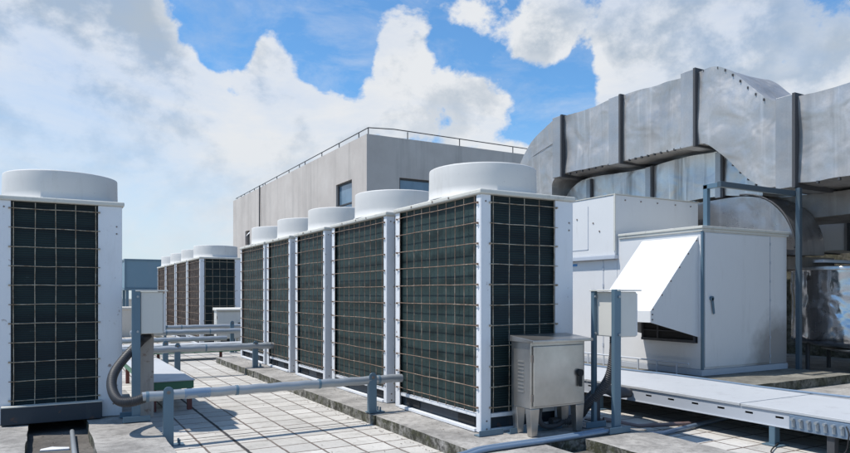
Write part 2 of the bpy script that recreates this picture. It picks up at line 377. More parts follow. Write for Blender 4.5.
# ------------------------------------------------------------------ condenser units
H = 2.115
W = 1.045
def wob(p, q, a, n=10):
    p, q = Vector(p), Vector(q); t = (q-p).normalized(); s_ = Vector((0,0,1)) if abs(t.z) < .5 else (Vector((0,1,0)) if abs(p.x) < .05 and abs(t.z) > .5 and p.y > .02 else Vector((1,0,0)))
    ph = random.uniform(0, 6)
    return [p.lerp(q, i/n)+s_*a*(math.sin(i*.9+ph)*.6+random.uniform(-.4,.4)) for i in range(n+1)]
def make_unit(L, coil, name, label, grp, loc):
    t = thing(name, label, 'condenser', loc, grp)
    zc = H-.045
    b = MB(); b.box(.035, W-.035, .035, L-.035, .17, zc-.002); cb = b.build('coil', coil, t); cb.data.materials.append(M['coil']); cb.data.polygons[2].material_index = 1
    # corner posts
    def post(bx):
        b = MB()
        for q in bx: b.box(*q)
        return b.build('corner_post', M['white'], t, bevel=.005)
    post([(0, .105, 0, .012, .0, zc), (0, .012, .0125, .075, .0, zc)])
    post([(W-.215, W, 0, .012, .0, zc), (W-.012, W, .0125, .075, .0, zc)])
    post([(0, .105, L-.012, L, .0, zc), (0, .012, L-.10, L-.0125, .0, zc)])
    post([(W-.215, W, L-.012, L, .0, zc), (W-.012, W, L-.10, L-.0125, .0, zc)])
    # top cover with a dropped lip
    b = MB(); b.box(-.02, W+.02, -.02, L+.02, zc, H); b.build('top_cover', M['cap'], t, bevel=.012)
    # bottom rails under the guards and the dark base
    b = MB(); b.box(.0135, .04, .08, L-.105, .125, .16); b.box(.108, W-.218, .004, .034, .125, .16)
    b.box(.108, W-.218, L-.034, L-.004, .125, .16); b.build('sill_rail', M['white'], t, bevel=.004)
    b = MB(); b.box(.05, W-.05, .04, L-.05, .0, .168); b.build('base', M['navy'], t)
    for y in (.16, L-.46):
        b = MB(); b.box(.044, .052, y, y+.28, .04, .105); b.build('fork_slot', M['black'], t)
    b = MB(); b.box(-.015, .03, .08, L-.105, .0, .028); b.box(.108, W-.218, -.006, .03, .0, .028)
    b.build('base_rail', M['white'], t, bevel=.003)
    # wire guards
    s = .166; r = .0038
    nY = max(3, round((L-.2)/s)); nZ = 10; z0, z1 = .215, zc-.07
    b = MB()
    for i in range(nY+1):
        y = .105+(L-.23)*i/nY+random.uniform(-.006,.006); b.tube(wob((-.004,y,.165), (-.004,y+random.uniform(-.006,.006),zc-.01), .0035), r*1.2, 4)
    b.build('side_guard', M['wirer'], t)
    bb = MB()
    for j in range(nZ+1):
        z = z0+(z1-z0)*j/nZ
        bb.tube(wob((-.012,.03,z), (-.012,L-.05,z+random.uniform(-.006,.006)), .0032), r, 4)
        for y in (.045, L-.055): bb.box(-.018, .0, y-.008, y+.008, z-.008, z+.008)
    bb.build('guard_bars', M['wirer'], t)
    b = MB(); n = 5
    for i in range(n):
        x = .125+(W-.36)*i/(n-1); b.tube(wob((x,-.006,.165), (x+random.uniform(-.004,.004),-.006,zc-.01), .003), r, 4)
    for j in range(nZ+1):
        z = z0+(z1-z0)*j/nZ
        b.tube(wob((.085,-.013,z), (W-.195,-.013,z+random.uniform(-.004,.004)), .003), r, 4)
        if j % 2 == 0:
            for x in (.092, W-.205): b.box(x-.008, x+.008, -.018, .0, z-.008, z+.008)
    b.build('front_guard', M['wire'], t)
    # screws
    b = MB()
    for (x, z) in ((.05, zc-.06), (W-.05, zc-.2), (W-.05, zc-.27), (W-.05, .3), (.06, .1), (.06, .03), (W-.08, .12)):
        b.tube([(x, -.004, z), (x, .004, z)], .008, 8)
    for y in (.5, .8, L-.4):
        b.tube([(-.024, y, H-.022), (-.014, y, H-.022)], .011, 8)
    b.each('screw', M['bolt'], t)
    # fan shroud: spun ring, flared at the foot, rolled lip, hollow inside
    cx, cy, R = W/2+.005, .74 if L > 1.4 else L/2, .535 if L > 1.4 else .515
    prof = [(R+.016, H), (R+.016, H+.012), (R+.001, H+.02), (R, H+.10), (R-.002, H+.2), (R-.003, H+.292), (R-.005, H+.302), (R-.012, H+.306), (R-.02, H+.302), (R-.022, H+.28), (R-.028, H+.05), (R-.03, H+.01)]
    b = MB(); b.lathe(prof, cx, cy, 72, lambda a, z: .004*math.sin(3*a+1)+(.003 if abs(a-3.6) < .05 or abs(a-5.2) < .05 else 0)); sh = b.build('fan_shroud', M['shroud'], t)
    b = MB()
    for k in range(5):
        a = 2*PI*k/5; ca, sa = math.cos(a), math.sin(a); pts = []
        vs = []
        for (rr, w, tw) in ((.08,.07,.03),(.25,.13,.03),(.45,.16,.02)):
            for sgn in (-1, 1):
                vs.append((cx+rr*ca-sgn*w*sa, cy+rr*sa+sgn*w*ca, H+.10+sgn*tw))
        b.add(vs, [(0,1,3,2),(2,3,5,4)])
    b.tube([(cx,cy,H+.05),(cx,cy,H+.16)], .09, 16)
    b.build('fan', M['black'], sh)
    b = MB()
    for rr in (.12, .22, .32, .42, .5):
        b.tube([(cx+rr*math.cos(2*PI*i/36), cy+rr*math.sin(2*PI*i/36), H+.27) for i in range(37)], .004, 4, False)
    for k in range(4):
        a = PI*k/4; b.tube([(cx-.5*math.cos(a), cy-.5*math.sin(a), H+.27), (cx+.5*math.cos(a), cy+.5*math.sin(a), H+.27)], .004, 4)
    b.build('fan_grille', M['darkgrey'], sh)
    return t
G1 = 'condensers of the near row along the kerb'; G2 = 'condensers of the far row'
U = {}
X0 = 3.257
big = make_unit(1.626, M['coil'], 'condenser_unit', 'large white condenser nearest the camera in the row, stainless cabinet at its side', G1, (X0, 4.76, .105))
small = make_unit(1.235, M['coil'], 'condenser_unit', 'narrower white condenser third from the front of the near row', G1, (X0, 8.468, .105))
farb = make_unit(1.62, M['coilb'], 'condenser_unit', 'nearest condenser of the far brown-sided row, behind the small steel cabinet', G2, (3.19, 16.56, .105))
def dup(src, loc, label, group=None):
    c = copy_tree(src); c.location = loc; c['label'] = label
    if group: c['group'] = group
    return c
dup(big, (X0, 6.596, .105), 'large white condenser second from the front of the near row', G1)
dup(small, (X0, 9.955, .105), 'narrower white condenser fourth from the front of the near row', G1)
dup(big, (X0, 11.34, .105), 'farthest condenser of the near row, at the end of the kerb', G1)
dup(farb, (3.19, 18.32, .105), 'brown-sided condenser second from the front of the far row', G2)
dup(farb, (3.19, 20.15, .105), 'brown-sided condenser third from the front of the far row', G2)
dup(farb, (3.19, 21.95, .105), 'last and farthest brown-sided condenser of the far row', G2)
lu = dup(big, (-.395, 7.244, .105), 'white condenser standing alone at the left edge, on two concrete slabs')
if 'group' in lu: del lu['group']
b = MB(); b.box(.03, .86, -.10, -.008, .005, .16); o = b.build('base_channel', M['navy'], lu, bevel=.004)
b = MB(); b.box(.03, .86, -.104, -.004, .161, .172); o = b.build('channel_lit_edge', M['cap'], lu, bevel=.002)  # pale strip paints the sunlit top edge of the dark channel

# steel skids poking out under the first condenser
for i, (x0, x1, y, lab) in enumerate(((3.17, 3.42, 4.70, 'short galvanised angle bar under the corner of the nearest condenser'), (3.46, 4.05, 4.66, 'longer galvanised angle bar lying under the stainless cabinet'))):
    b = MB(); b.box(x0, x1, y-.04, y+.04, .102, .108); b.box(x0, x1, y-.045, y-.04, .102, .15)
    o = b.build('angle_bar', M['steelblue']); tag(o, lab, 'angle bar')

# ------------------------------------------------------------------ posts and pipes
def support_post(x, y, z0, z1, label, grp='pipe support posts'):
    t = thing('support_post', label, 'post', (x, y, z0), grp)
    w = .042; h = z1-z0
    pts = [(-w,0),(w,0),(w,h-w)] + [(w*math.cos(a), h-w+w*math.sin(a)) for a in [PI*k/8 for k in range(1, 8)]] + [(-w,h-w)]
    b = MB(); b.prism(pts, 'y', -.055, -.047); b.box(-w, -w+.006, -.046, .0, .0, h-w); b.box(w-.006, w, -.046, .0, .0, h-w)
    b.build('upright', M['steelblue'], t, bevel=.003)
    b = MB(); b.box(-w, w+.09, -.06, .05, 0, .008); b.tube([(w+.05,-.03,.0),(w+.05,-.03,.05)], .009, 8); b.tube([(w+.05,.03,.0),(w+.05,.03,.05)], .009, 8)
    b.build('foot_plate', M['steelblue'], t)
    b = MB(); b.tube([(0,-.066,h-.05),(0,-.05,h-.05)], .016, 6); b.build('bolt', M['bolt'], t)
    return t
def pipe(x0, x1, y, z, r, label, bands=(), y1=None, m='pipe'):
    y1 = y if y1 is None else y1
    t = thing('insulated_pipe', label, 'pipe', (0,0,0), 'clad pipes crossing the roof')
    N = 40
    b = MB(); b.tube([(x0+(x1-x0)*i/N, y+(y1-y)*i/N, z+.003*math.sin(i*1.7)) for i in range(N+1)], r, 24); b.build('cladding', M[m], t)
    for q in bands:
        yy = y+(y1-y)*(q-x0)/(x1-x0)
        b = MB(); b.tube([(q-.012, yy, z), (q+.012, yy, z)], r+.004, 24); b.build('band', M['steelblue'], t)
    return t
p1 = pipe(.70, 3.22, 6.08, .435, .042, 'nearest clad pipe, from the corrugated hose to the second condenser', (.74, 1.5, 2.3, 2.95), 6.17)
b = MB(); b.tube([(1.04,6.093,.436),(1.26,6.1,.436)], .0435, 24); b.build('shade_band', M['bluepipe'], p1)  # bluish sleeve paints a shaded stretch of the pipe
support_post(.905, 6.09, .0, .515, 'grey-blue post holding the left end of the nearest pipe')
support_post(2.868, 6.17, .105, .515, 'grey-blue post on the kerb holding the nearest pipe')
pipe(.9, 3.3, 10.95, .455, .055, 'second clad pipe, ending at the fifth condenser', (1.2, 2.2), m='pipe')
support_post(2.99, 10.97, .105, .545, 'grey-blue post on the kerb holding the second pipe')
support_post(1.77, 10.97, .0, .55, 'grey-blue post beside the green trestle, under the second pipe')
support_post(1.70, 11.7, .0, .55, 'grey-blue post just behind the second pipe')
pipe(1.2, 3.3, 14.3, .39, .05, 'pale clad pipe lying just above the far green tray', ())
pipe(1.5, 5.2, 15.0, .50, .06, 'third clad pipe in front of the small far cabinet', (2.2, 3.1))
pipe(1.9, 5.2, 15.55, .58, .05, 'farthest clad pipe, directly before the far row', (2.6,))
support_post(3.62, 15.2, .0, .72, 'tallest grey-blue post, before the small far cabinet')
# small bench frame by the far pipes
t = thing('pipe_trestle', 'small grey steel trestle left of the far condensers', 'trestle', (1.95, 15.5, 0))
b = MB(); b.box(-.3,.35,-.04,.04,.58,.63); b.build('top_bar', M['steelblue'], t, bevel=.004)
for x in (-.26,.3):
    b = MB(); b.box(x-.025,x+.025,-.03,.03,0,.58); b.build('leg', M['steelblue'], t)

# green trestle with pale cover
def green_tray(x0,x1,y0,y1,label,feet,z0=.245,z1=.33):
    t = thing('green_trestle', label, 'trestle', (x0,y0,0), 'green painted trestles')
    dx, dy = x1-x0, y1-y0
    b = MB(); b.box(0,dx,0,.02,z0,z1); b.box(0,dx,dy-.02,dy,z0,z1); b.box(0,.02,.021,dy-.021,z0,z1); b.box(dx-.02,dx,.021,dy-.021,z0,z1)
    b.build('side_rail', M['green'], t, bevel=.003)
    b = MB(); b.box(-.012,dx+.012,-.012,dy+.012,z1+.001,z1+.012); b.build('cover_plate', M['tray'], t, bevel=.003)
    for (x,y) in feet:
        b = MB(); b.box(x-.025,x+.025,y-.025,y+.025,0,z0-.001); b.build('foot', M['redbrown'], t)
    return t
green_tray(.98, 1.45, 7.87, 10.75, 'low green trestle with pale cover, behind the left end of the nearest pipe', ((.05,.05),(.43,.05),(.05,2.8),(.43,2.8)))
green_tray(.6, 4.3, 13.75, 14.15, 'green trestle running across behind the second pipe', ((.1,.2),(1.3,.2),(2.5,.2),(3.6,.2)), .15, .31)

# blue conduits on the floor at the front
for (y, z, lab) in ((4.235, .122, 'blue-grey conduit by the feet of the stainless cabinet, rear of the pair'), (4.18, .122, 'blue-grey conduit at the front, nearer of the pair')):
    b = MB(); pts = smooth_path([(1.2+1.45*0, y-.05, .035), (2.2, y-.03, .04), (2.72, y-.01, .10), (2.95, y, z), (3.6, y+.005, z), (4.2, y+.03, z+.004)], 8)
    b.tube(pts, .02, 12); o = b.build('floor_conduit', M['bluepipe']); tag(o, lab, 'conduit', 'blue conduits on the floor')
b = MB(); b.tube([(4.62,4.20,.06),(4.9,4.24,.03),(6.3,4.48,.03)], .022, 10); o = b.build('floor_pipe', M['bluepipe']); tag(o, 'pale thin pipe on the ground under the cable tray, lit at its far end', 'pipe')
b = MB(); b.tube([(4.55,4.62,.13),(4.9,4.52,.05),(5.7,4.38,.03)], .02, 10); o = b.build('floor_pipe', M['rustpipe']); tag(o, 'dark rusty thin pipe on the ground crossing a paler one', 'pipe')
b = MB(); b.tube([(.16,4.8,.03),(.19,5.8,.03),(.2,6.9,.05)], .02, 10); o = b.build('drain_pipe', M['pipe']); tag(o, 'short pale pipe in the gap between two slabs under the left condenser', 'pipe')

# ------------------------------------------------------------------ stainless cabinet
def cabinet(loc, label, sc=1.0, wx=.60, wy=.27):
    t = thing('electrical_cabinet', label, 'cabinet', loc, 'steel cabinets on legs')
    z0, z1 = .235, .80
    b = MB(); b.box(0, wx, 0, wy, z0, z1); body = b.build('body', M['inox'], t, bevel=.006)
    b = MB(); b.box(.018, wx-.03, -.022, -.002, z0+.02, z1-.035); d = b.build('door', M['inox'], t, bevel=.006, seg=3)
    b = MB(); b.tube([(wx-.085,-.05,.52),(wx-.085,-.022,.52)], .032, 16); b.box(wx-.098, wx-.072, -.052, -.034, .40, .53); b.build('handle', M['black'], d, bevel=.004)
    for z in (.33, .66):
        b = MB(); b.tube([(.006,-.014,z-.03),(.006,-.014,z+.03)], .007, 8); b.build('hinge', M['bolt'], d)
    b = MB(); b.add([(-.03,-.075,z1-.005),(wx+.035,-.075,z1-.005),(wx+.035,wy+.005,z1-.005),(-.03,wy+.005,z1-.005),
                     (-.03,-.075,z1+.018),(wx+.035,-.075,z1+.018),(wx+.035,wy+.005,z1+.05),(-.03,wy+.005,z1+.05)],
                    [(0,3,2,1),(4,5,6,7),(0,1,5,4),(1,2,6,5),(2,3,7,6),(3,0,4,7)])
    b.build('rain_roof', M['inox'], t, bevel=.005)
    b = MB()
    for i in range(9):
        z = z0+.13+i*.032
        b.add([(-.001,.09,z),(-.001,.17,z),(-.008,.17,z+.004),(-.008,.09,z+.004),(-.001,.09,z+.018),(-.001,.17,z+.018)], [(0,1,2,3),(3,2,5,4),(0,3,4),(1,5,2)])
    b.each('louvre', M['inox'], t)
    for (x, y) in ((.05,.04),(wx-.05,.04),(.05,wy-.04),(wx-.05,wy-.04)):
        b = MB(); a, c = .048, .03
        b.add([(x-c,y-c,0),(x+c,y-c,0),(x+c,y+c,0),(x-c,y+c,0),(x-a,y-a*.8,z0),(x+a,y-a*.8,z0),(x+a,y+a*.8,z0),(x-a,y+a*.8,z0)],
              [(0,3,2,1),(4,5,6,7),(0,1,5,4),(1,2,6,5),(2,3,7,6),(3,0,4,7)])
        b.build('leg', M['inox'], t, bevel=.004)
    return t
cab = cabinet((3.52, 4.41, .104), 'stainless steel cabinet with black handle, beside the nearest condenser')
fc = dup(cab, (3.42, 15.82, .0), 'small pale steel cabinet in front of the far condensers'); fc.scale = (1,1,1.18)
for ch in fc.children:
    if ch.material_slots: ch.material_slots[0].link = 'OBJECT'; ch.material_slots[0].material = M['cream']
    for g in ch.children:
        if g.name.startswith('hinge') or not g.material_slots: continue

# ------------------------------------------------------------------ junction boxes on stands
def jbox(loc, label, mirror=False):
    t = thing('junction_box', label, 'junction box', loc, 'junction boxes on twin posts')
    # box local: uprights at x 0, y 0 and y .28 ; box x .04-.29
    for y in (0, .29):
        wl = -.03 if y == 0 else .008
        b = MB(); b.box(wl, .045, y-.022, y-.016, 0, 1.245); b.box(wl, wl+.006, y-.0155, y+.02, 0, 1.245); b.box(.039, .045, y-.0155, y+.02, 0, 1.245)
        u = b.build('upright', M['steelblue'], t, bevel=.003)
        b = MB()
        for z in (.85, 1.18): b.tube([(.02,y-.035,z),(.02,y-.02,z)], .012, 6)
        b.each('bolt', M['pipe'], u)
        b = MB(); b.box(-.11, .13, y-.05, y-.042, 0.0, .055); b.box(-.11, .13, y-.041, y+.04, 0.0, .008)
        b.build('foot', M['steelblue'], t, bevel=.003)
    b = MB(); b.box(.047, .25, -.01, .30, .825, 1.225); b.build('box', M['cream'], t, bevel=.01, seg=3)
    b = MB(); b.box(.0, .29, -.03, .325, 1.23, 1.242); b.build('rain_cover', M['cream'], t, bevel=.003)
    b = MB(); b.box(.252, .272, .0, .29, .835, 1.21); d = b.build('door', M['ahuwhite'], t, bevel=.005)
    b = MB(); b.tube([(.12,.12,.79),(.12,.12,.826)], .04, 12); b.build('gland', M['black'], t)
    return t
jl = jbox((.725, 6.83, .104), 'cream junction box on grey posts at the right of the left condenser')
b = MB(); b.box(.07, .19, .19, .205, .0, .82); b.build('back_plate', M['board'], jl)
b = MB(); b.box(.03, .08, .21, .24, .0, .82); b.build('cable_cover', M['black'], jl)
jr = dup(jl, (4.30, 4.22, .104), 'cream junction box on grey-blue posts before the sloped white hood')
for ch in list(jr.children):
    if ch.name.startswith(('back_plate','cable_cover')): bpy.data.objects.remove(ch)

def hose(pts, r, label, m, corr=True, k=14):
    P = smooth_path(pts, k)
    # resample fine for the ribs
    Q = []
    for i in range(len(P)-1):
        for j in range(4): Q.append(P[i].lerp(P[i+1], j/4))
    Q.append(P[-1])
    b = MB(); b.tube(Q, r, 14, True, (lambda i: r*(1.0+.07*math.sin(i*PI/2.5))) if corr else None)
    o = b.build('flexible_hose', m); tag(o, label, 'hose'); return o
hose([(.86,6.95,.92),(.78,6.98,.84),(.64,6.80,.72),(.52,6.55,.60),(.49,6.36,.49),(.53,6.18,.405),(.63,6.10,.40),(.73,6.085,.43)], .040, 'grey corrugated hose looping from the left junction box to the nearest pipe', M['hosegrey'])
hose([(4.42,4.35,.93),(4.42,4.36,.75),(4.40,4.40,.55),(4.34,4.50,.38),(4.28,4.60,.25),(4.20,4.62,.17),(3.95,4.66,.15)], .042, 'thick black hose hanging from the right junction box', M['rubber'])
hose([(5.44,5.15,.25),(5.05,4.95,.30),(4.66,4.72,.40),(4.45,4.68,.33),(4.3,4.66,.2)], .05, 'black hose leading from the cable tray behind the right posts', M['rubber'])
hose([(3.75,4.56,.33),(3.72,4.54,.22),(3.80,4.56,.15),(3.95,4.58,.14),(4.04,4.62,.16),(4.12,4.68,.24)], .022, 'thin black cable sagging beneath the stainless cabinet', M['rubber'], False)
b = MB(); b.box(4.55,4.61,4.72,4.78,.1,.42); b.box(4.5,4.66,4.68,4.82,.1,.108); o = b.build('cable_stub', M['darkgrey']); tag(o, 'short dark steel stub post behind the right junction box', 'post')

# ------------------------------------------------------------------ cable tray
TX0, TX1, TY0, TY1, TZ = 5.45, 6.58, 1.5, 9.4, .322
t = thing('cable_tray', 'long pale cable tray with slotted side running across the right foreground', 'cable tray', (0,0,0))
for i in range(4):
    ya, yb = TY0+i*1.975+.35*(i > 0), min(TY1, TY0+(i+1)*1.975+.35)-.006; h_ = (.0, .003, -.001, .002)[i]
    b = MB(); b.box(TX0-.006, TX1, ya, yb, TZ-.006+h_, TZ+h_); b.box(TX0-.012, TX0-.0065, ya, yb, TZ-.022, TZ+h_); b.build('cover', M['tray'], t, bevel=.002)
b = MB(); zt, zb = TZ-.024, TZ-.15; sm = TZ-.062; sh = .018; pitch = .285
b.box(TX0, TX0+.004, TY0, TY1, sm, zt); b.box(TX0, TX0+.004, TY0, TY1, zb, sm-sh)
y = TY0
while y < TY1-.3:
    b.box(TX0, TX0+.004, y, y+pitch-.075, sm-sh, sm); y += pitch
b.box(TX0-.008, TX0, TY0, TY1, zb-.004, zb+.004)
b.build('near_side', M['trayside'], t)
b = MB(); b.box(TX1-.004, TX1, TY0, TY1, zb, TZ-.007); b.build('far_side', M['trayside'], t)
b = MB(); b.box(TX0+.006, TX1-.006, TY0, TY1, zb, zb+.004); b.build('tray_bottom', M['darkgrey'], t)
for y in (3.5, 5.6, 7.3, 8.8):
    for x in (TX0+.03, TX1-.06):
        b = MB(); b.box(x-.035, x+.035, y-.003, y+.003, 0, zb-.005); b.box(x-.035, x-.029, y+.004, y+.05, 0, zb-.005); b.box(x-.08, x+.08, y-.06, y+.09, .004, .012); b.build('leg', M['steelblue'], t)
for x in (TX0+.03, TX1-.2):
    b = MB(); b.box(x-.03, x+.03, 3.0, 3.06, 0, zb-.005); b.build('leg', M['darkgrey'], t)
for (x, y) in ((6.2,4.0),(6.28,3.6)):
    b = MB(); b.box(x-.05, x+.05, y-.006, y, .006, .16); b.box(x-.1, x+.1, y-.05, y+.08, .006, .014); b.build('floor_bracket', M['steelblue'], t)
b = MB(); b.box(TX0-.022, TX0-.014, 2.84, 3.36, zb+.0, TZ-.03); pl = b.build('splice_plate', M['bluepipe'], t, bevel=.003)
for i in range(7):
    b = MB(); y = 3.32-i*.066; b.tube([(TX0-.055,y,TZ-.06),(TX0-.022,y,TZ-.06)], .013, 8); b.box(TX0-.032, TX0-.022, y-.014, y+.012, TZ-.125, TZ-.06); b.build('bolt', M['pipe'], pl)
b = MB(); b.tube(smooth_path([(TX1-.03,3.0,TZ+.03),(TX1-.05,4.2,TZ+.012),(TX1+.0,5.4,TZ+.014),(TX1-.06,6.5,TZ+.012),(TX1-.03,8.5,TZ+.012)], 8), .011, 8); o = b.build('blue_cable', M['bluepipe']); tag(o, 'dark blue cable lying along the far edge of the cable tray', 'cable')
b = MB(); b.tube(smooth_path([(5.43,2.9,.27),(5.39,2.86,.2),(5.36,2.9,.05),(5.2,3.1,.02),(5.1,3.3,.02),(5.5,3.5,.02)], 8), .006, 6); o = b.build('loose_wire', M['black']); tag(o, 'thin black wire hanging from the near end of the cable tray', 'wire')

# ------------------------------------------------------------------ air handling unit
AX, AY, AXR, AYB, AZ = 8.2, 6.37, 10.23, 9.9, .13
t = thing('air_handling_unit', 'large white air handling unit with a sloped intake hood', 'air handler', (AX, AY, AZ))
w = AXR-AX; d1 = 8.01-AY; d2 = AYB-AY
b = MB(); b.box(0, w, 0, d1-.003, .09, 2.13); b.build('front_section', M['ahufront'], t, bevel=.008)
b = MB(); b.box(-.012, w+.012, -.012, d2, 0, .088); b.build('base_frame', M['trayside'], t, bevel=.004)
b = MB(); b.box(-.035, w+.035, -.035, d1-.05, 2.131, 2.17); b.box(-.022, w+.022, -.022, d1-.05, 2.09, 2.1305); b.build('roof_trim', M['cap'], t, bevel=.005)
b = MB(); b.box(.0, w, d1, d2, .09, 1.765); b.build('lower_rear_section', M['ahuwhite'], t, bevel=.008)
b = MB(); b.box(-.05, w-.02, d1, d2, 1.83, 2.83); up = b.build('upper_rear_section', M['ahuwhite'], t, bevel=.01)
b = MB(); b.box(-.085, w, d1-.03, d2, 1.766, 1.829); b.build('ledge', M['trayside'], t, bevel=.005)
b = MB(); b.box(-.06, w+.0, d1-.012, d2+.01, 2.831, 2.845); b.box(-.06, -.045, d1-.012, d1+.02, 1.9, 2.829); b.build('upper_trim', M['cap'], t)
b = MB()
for i in range(7):
    for x in (.18, .55, .95, 1.4, 1.8): 
        if i == 0: b.tube([(x, d1-.014, 2.75), (x, d1+.0, 2.75)], .012, 8)
for (y, z) in ((.5,2.4),(.9,2.5),(.35,2.25),(1.4,2.3)): b.tube([(-.06,d1+y,z),(-.048,d1+y,z)], .014, 8)
b.each('rivet', M['bolt'], t)
b = MB(); b.box(-.056, -.05, d1+.62, d1+.63, 1.95, 2.7); b.box(-.056, -.05, d1+.62, d1+1.5, 1.95, 1.96); b.build('panel_seam', M['trayside'], t)
b = MB()
for z in (.30, .62, .95, 1.30, 1.6): b.box(-.014, 0, d1+.30, d1+.325, z, z+.06)
b.box(-.006, 0, d1+.305, d1+.32, .1, 1.76); b.build('hinge_strip', M['trayside'], t)
b = MB(); b.box(-.004, 0, d1+.95, d1+1.15, 1.68, 1.72); b.build('sticker', M['blue'], t)
# door on the shaded front
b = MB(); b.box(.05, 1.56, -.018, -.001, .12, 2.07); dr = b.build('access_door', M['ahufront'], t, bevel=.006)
b = MB(); b.tube([(.17,-.05,1.12),(.17,-.018,1.12)], .035, 12); b.add([(.15,-.05,1.13),(.19,-.05,1.13),(.225,-.05,.90),(.195,-.05,.89),(.15,-.034,1.13),(.19,-.034,1.13),(.225,-.034,.90),(.195,-.034,.89)],
    [(0,3,2,1),(4,5,6,7),(0,1,5,4),(1,2,6,5),(2,3,7,6),(3,0,4,7)]); b.build('handle', M['steelblue'], dr, bevel=.003)
b = MB()
for i in range(7): b.box(1.585, 1.605, -.012, 0, .2+i*.29, .24+i*.29)
b.box(1.588, 1.602, -.005, 0, .1, 2.08); b.build('rivet_strip', M['trayside'], t)
b = MB(); b.box(-.012, .022, -.022, .012, .09, 2.09); b.build('corner_angle', M['steelblue'], t, bevel=.003)
# hood: slanted sheet, two cheeks, lip ; local y .07..1.10, slope 2.01 -> .95, protrusion .98
hy0, hy1, zt, zb, zl, pr, zw = .07, 1.10, 2.02, .95, .79, .98, .56
hood = MB()
hood.add([(-.002,hy0,zt),(-.002,hy1,zt),(-pr,hy1,zb),(-pr,hy0,zb),(-.002,hy0,zt-.012),(-.002,hy1,zt-.012),(-pr,hy1,zb-.012),(-pr,hy0,zb-.012)],
    [(0,1,2,3),(7,6,5,4),(0,3,7,4),(1,5,6,2),(3,2,6,7),(0,4,5,1)])
hood.box(-pr-.003, -pr+.006, hy0, hy1, zl, zb-.002); ho = hood.build('intake_hood', M['hoodwhite'], t)
for y in (hy0-.008, hy1+.001):
    b = MB(); b.prism([(-.001, zt), (-pr, zb), (-pr, zl), (-.001, zw)], 'y', y, y+.007); b.build('cheek_panel', M['ahuwhite'], ho)
b = MB()
for i in range(6):
    f = .04+.92*i/5; b.tube([(-pr*f, hy0-.016, zt-(zt-zb)*f-.02), (-pr*f, hy0-.006, zt-(zt-zb)*f-.02)], .012, 8)
for z in (.83, .9): b.tube([(-pr+.03, hy0-.016, z), (-pr+.03, hy0-.006, z)], .012, 8)
b.each('screw', M['bolt'], ho)
b = MB(); b.box(-.02, -.002, hy0+.0, hy1-.02, .47, 1.85); b.build('intake_void', M['black'], t)
b = MB()
for y in (hy0+.02, .75, hy1-.05): b.box(-.05, -.021, y, y+.025, .511, 1.8)
b.box(-.055, -.021, hy0+.02, hy1-.02, .47, .51)
for i in range(7): b.box(-.045, -.021, hy0+.02, hy1-.02, .62+i*.15, .635+i*.15)
b.build('intake_frame', M['darkgrey'], t)

# skirting pipe with clips along the foot of the unit
tt = thing('skirting_pipe', 'thin pale pipe with clips along the foot of the air handler', 'pipe', (8.08, 6.5, 0))
b = MB(); b.tube([(0,0,.30),(0,3.4,.30)], .012, 8); b.build('tube', M['trayside'], tt)
for i in range(9):
    b = MB(); b.box(-.008,.008,.2+i*.37,.225+i*.37,.13,.3); b.build('clip', M['trayside'], tt)

# ------------------------------------------------------------------ ducts (in Y-Z, swept across X), dented sheet metal
def duct(name, label, spine, x0, x1, m, cell=.09, dent=.02, seed=0, cat='duct', grp=None, loc=None):
    """spine: list of ((y_out,z_out),(y_in,z_in)) - outer/top edge and inner/bottom edge along the run"""
    base = Vector((x0, spine[0][1][0], min(min(a[1], b[1]) for a, b in spine)))
    t = thing(name, label, cat, base, grp)
    # resample the spine
    sp = []
    for i in range(len(spine)-1):
        (a0, b0), (a1, b1) = spine[i], spine[i+1]
        L = max(math.dist(a0, a1), math.dist(b0, b1)); k = max(1, int(L/cell))
        for j in range(k):
            f = j/k; sp.append((tuple(a0[q]+(a1[q]-a0[q])*f for q in (0,1)), tuple(b0[q]+(b1[q]-b0[q])*f for q in (0,1))))
    sp.append(spine[-1])
    so = Vector((seed*3.1, seed*7.7, seed))
    def dsp(p):
        q = Vector(p)+so
        n1 = noise.noise_vector(q*.9)*dent*1.3; n2 = noise.noise_vector(q*2.3)*dent*.8+noise.noise_vector(q*5.5)*dent*.22
        return Vector(p)+n1+n2-base
    bm = MB(); th = math.dist(sp[0][0], sp[0][1]); nz = max(3, int(th/cell)); nx = max(3, int((x1-x0)/cell))
    def grid(fn, nu, nv, flip=False):
        vs = [dsp(fn(i, j)) for i in range(nu+1) for j in range(nv+1)]
        fs = [(i*(nv+1)+j, (i+1)*(nv+1)+j, (i+1)*(nv+1)+j+1, i*(nv+1)+j+1) for i in range(nu) for j in range(nv)]
        if flip: fs = [f[::-1] for f in fs]
        bm.add(vs, fs, True)
    n = len(sp)-1
    L2 = lambda a, b, f: (a[0]+(b[0]-a[0])*f, a[1]+(b[1]-a[1])*f)
    for xx in (x0, x1):
        grid(lambda i, j: (xx, *L2(sp[i][1], sp[i][0], j/nz)), n, nz)
    grid(lambda i, j: (x0+(x1-x0)*j/nx, *sp[i][0]), n, nx)
    grid(lambda i, j: (x0+(x1-x0)*j/nx, *sp[i][1]), n, nx)
    for i0 in (0, n):
        grid(lambda i, j: (x0+(x1-x0)*i/nx, *L2(sp[i0][1], sp[i0][0], j/nz)), nx, nz)
    bm.build('sheet_metal', m, t)
    t['_b'] = list(base)
    return t
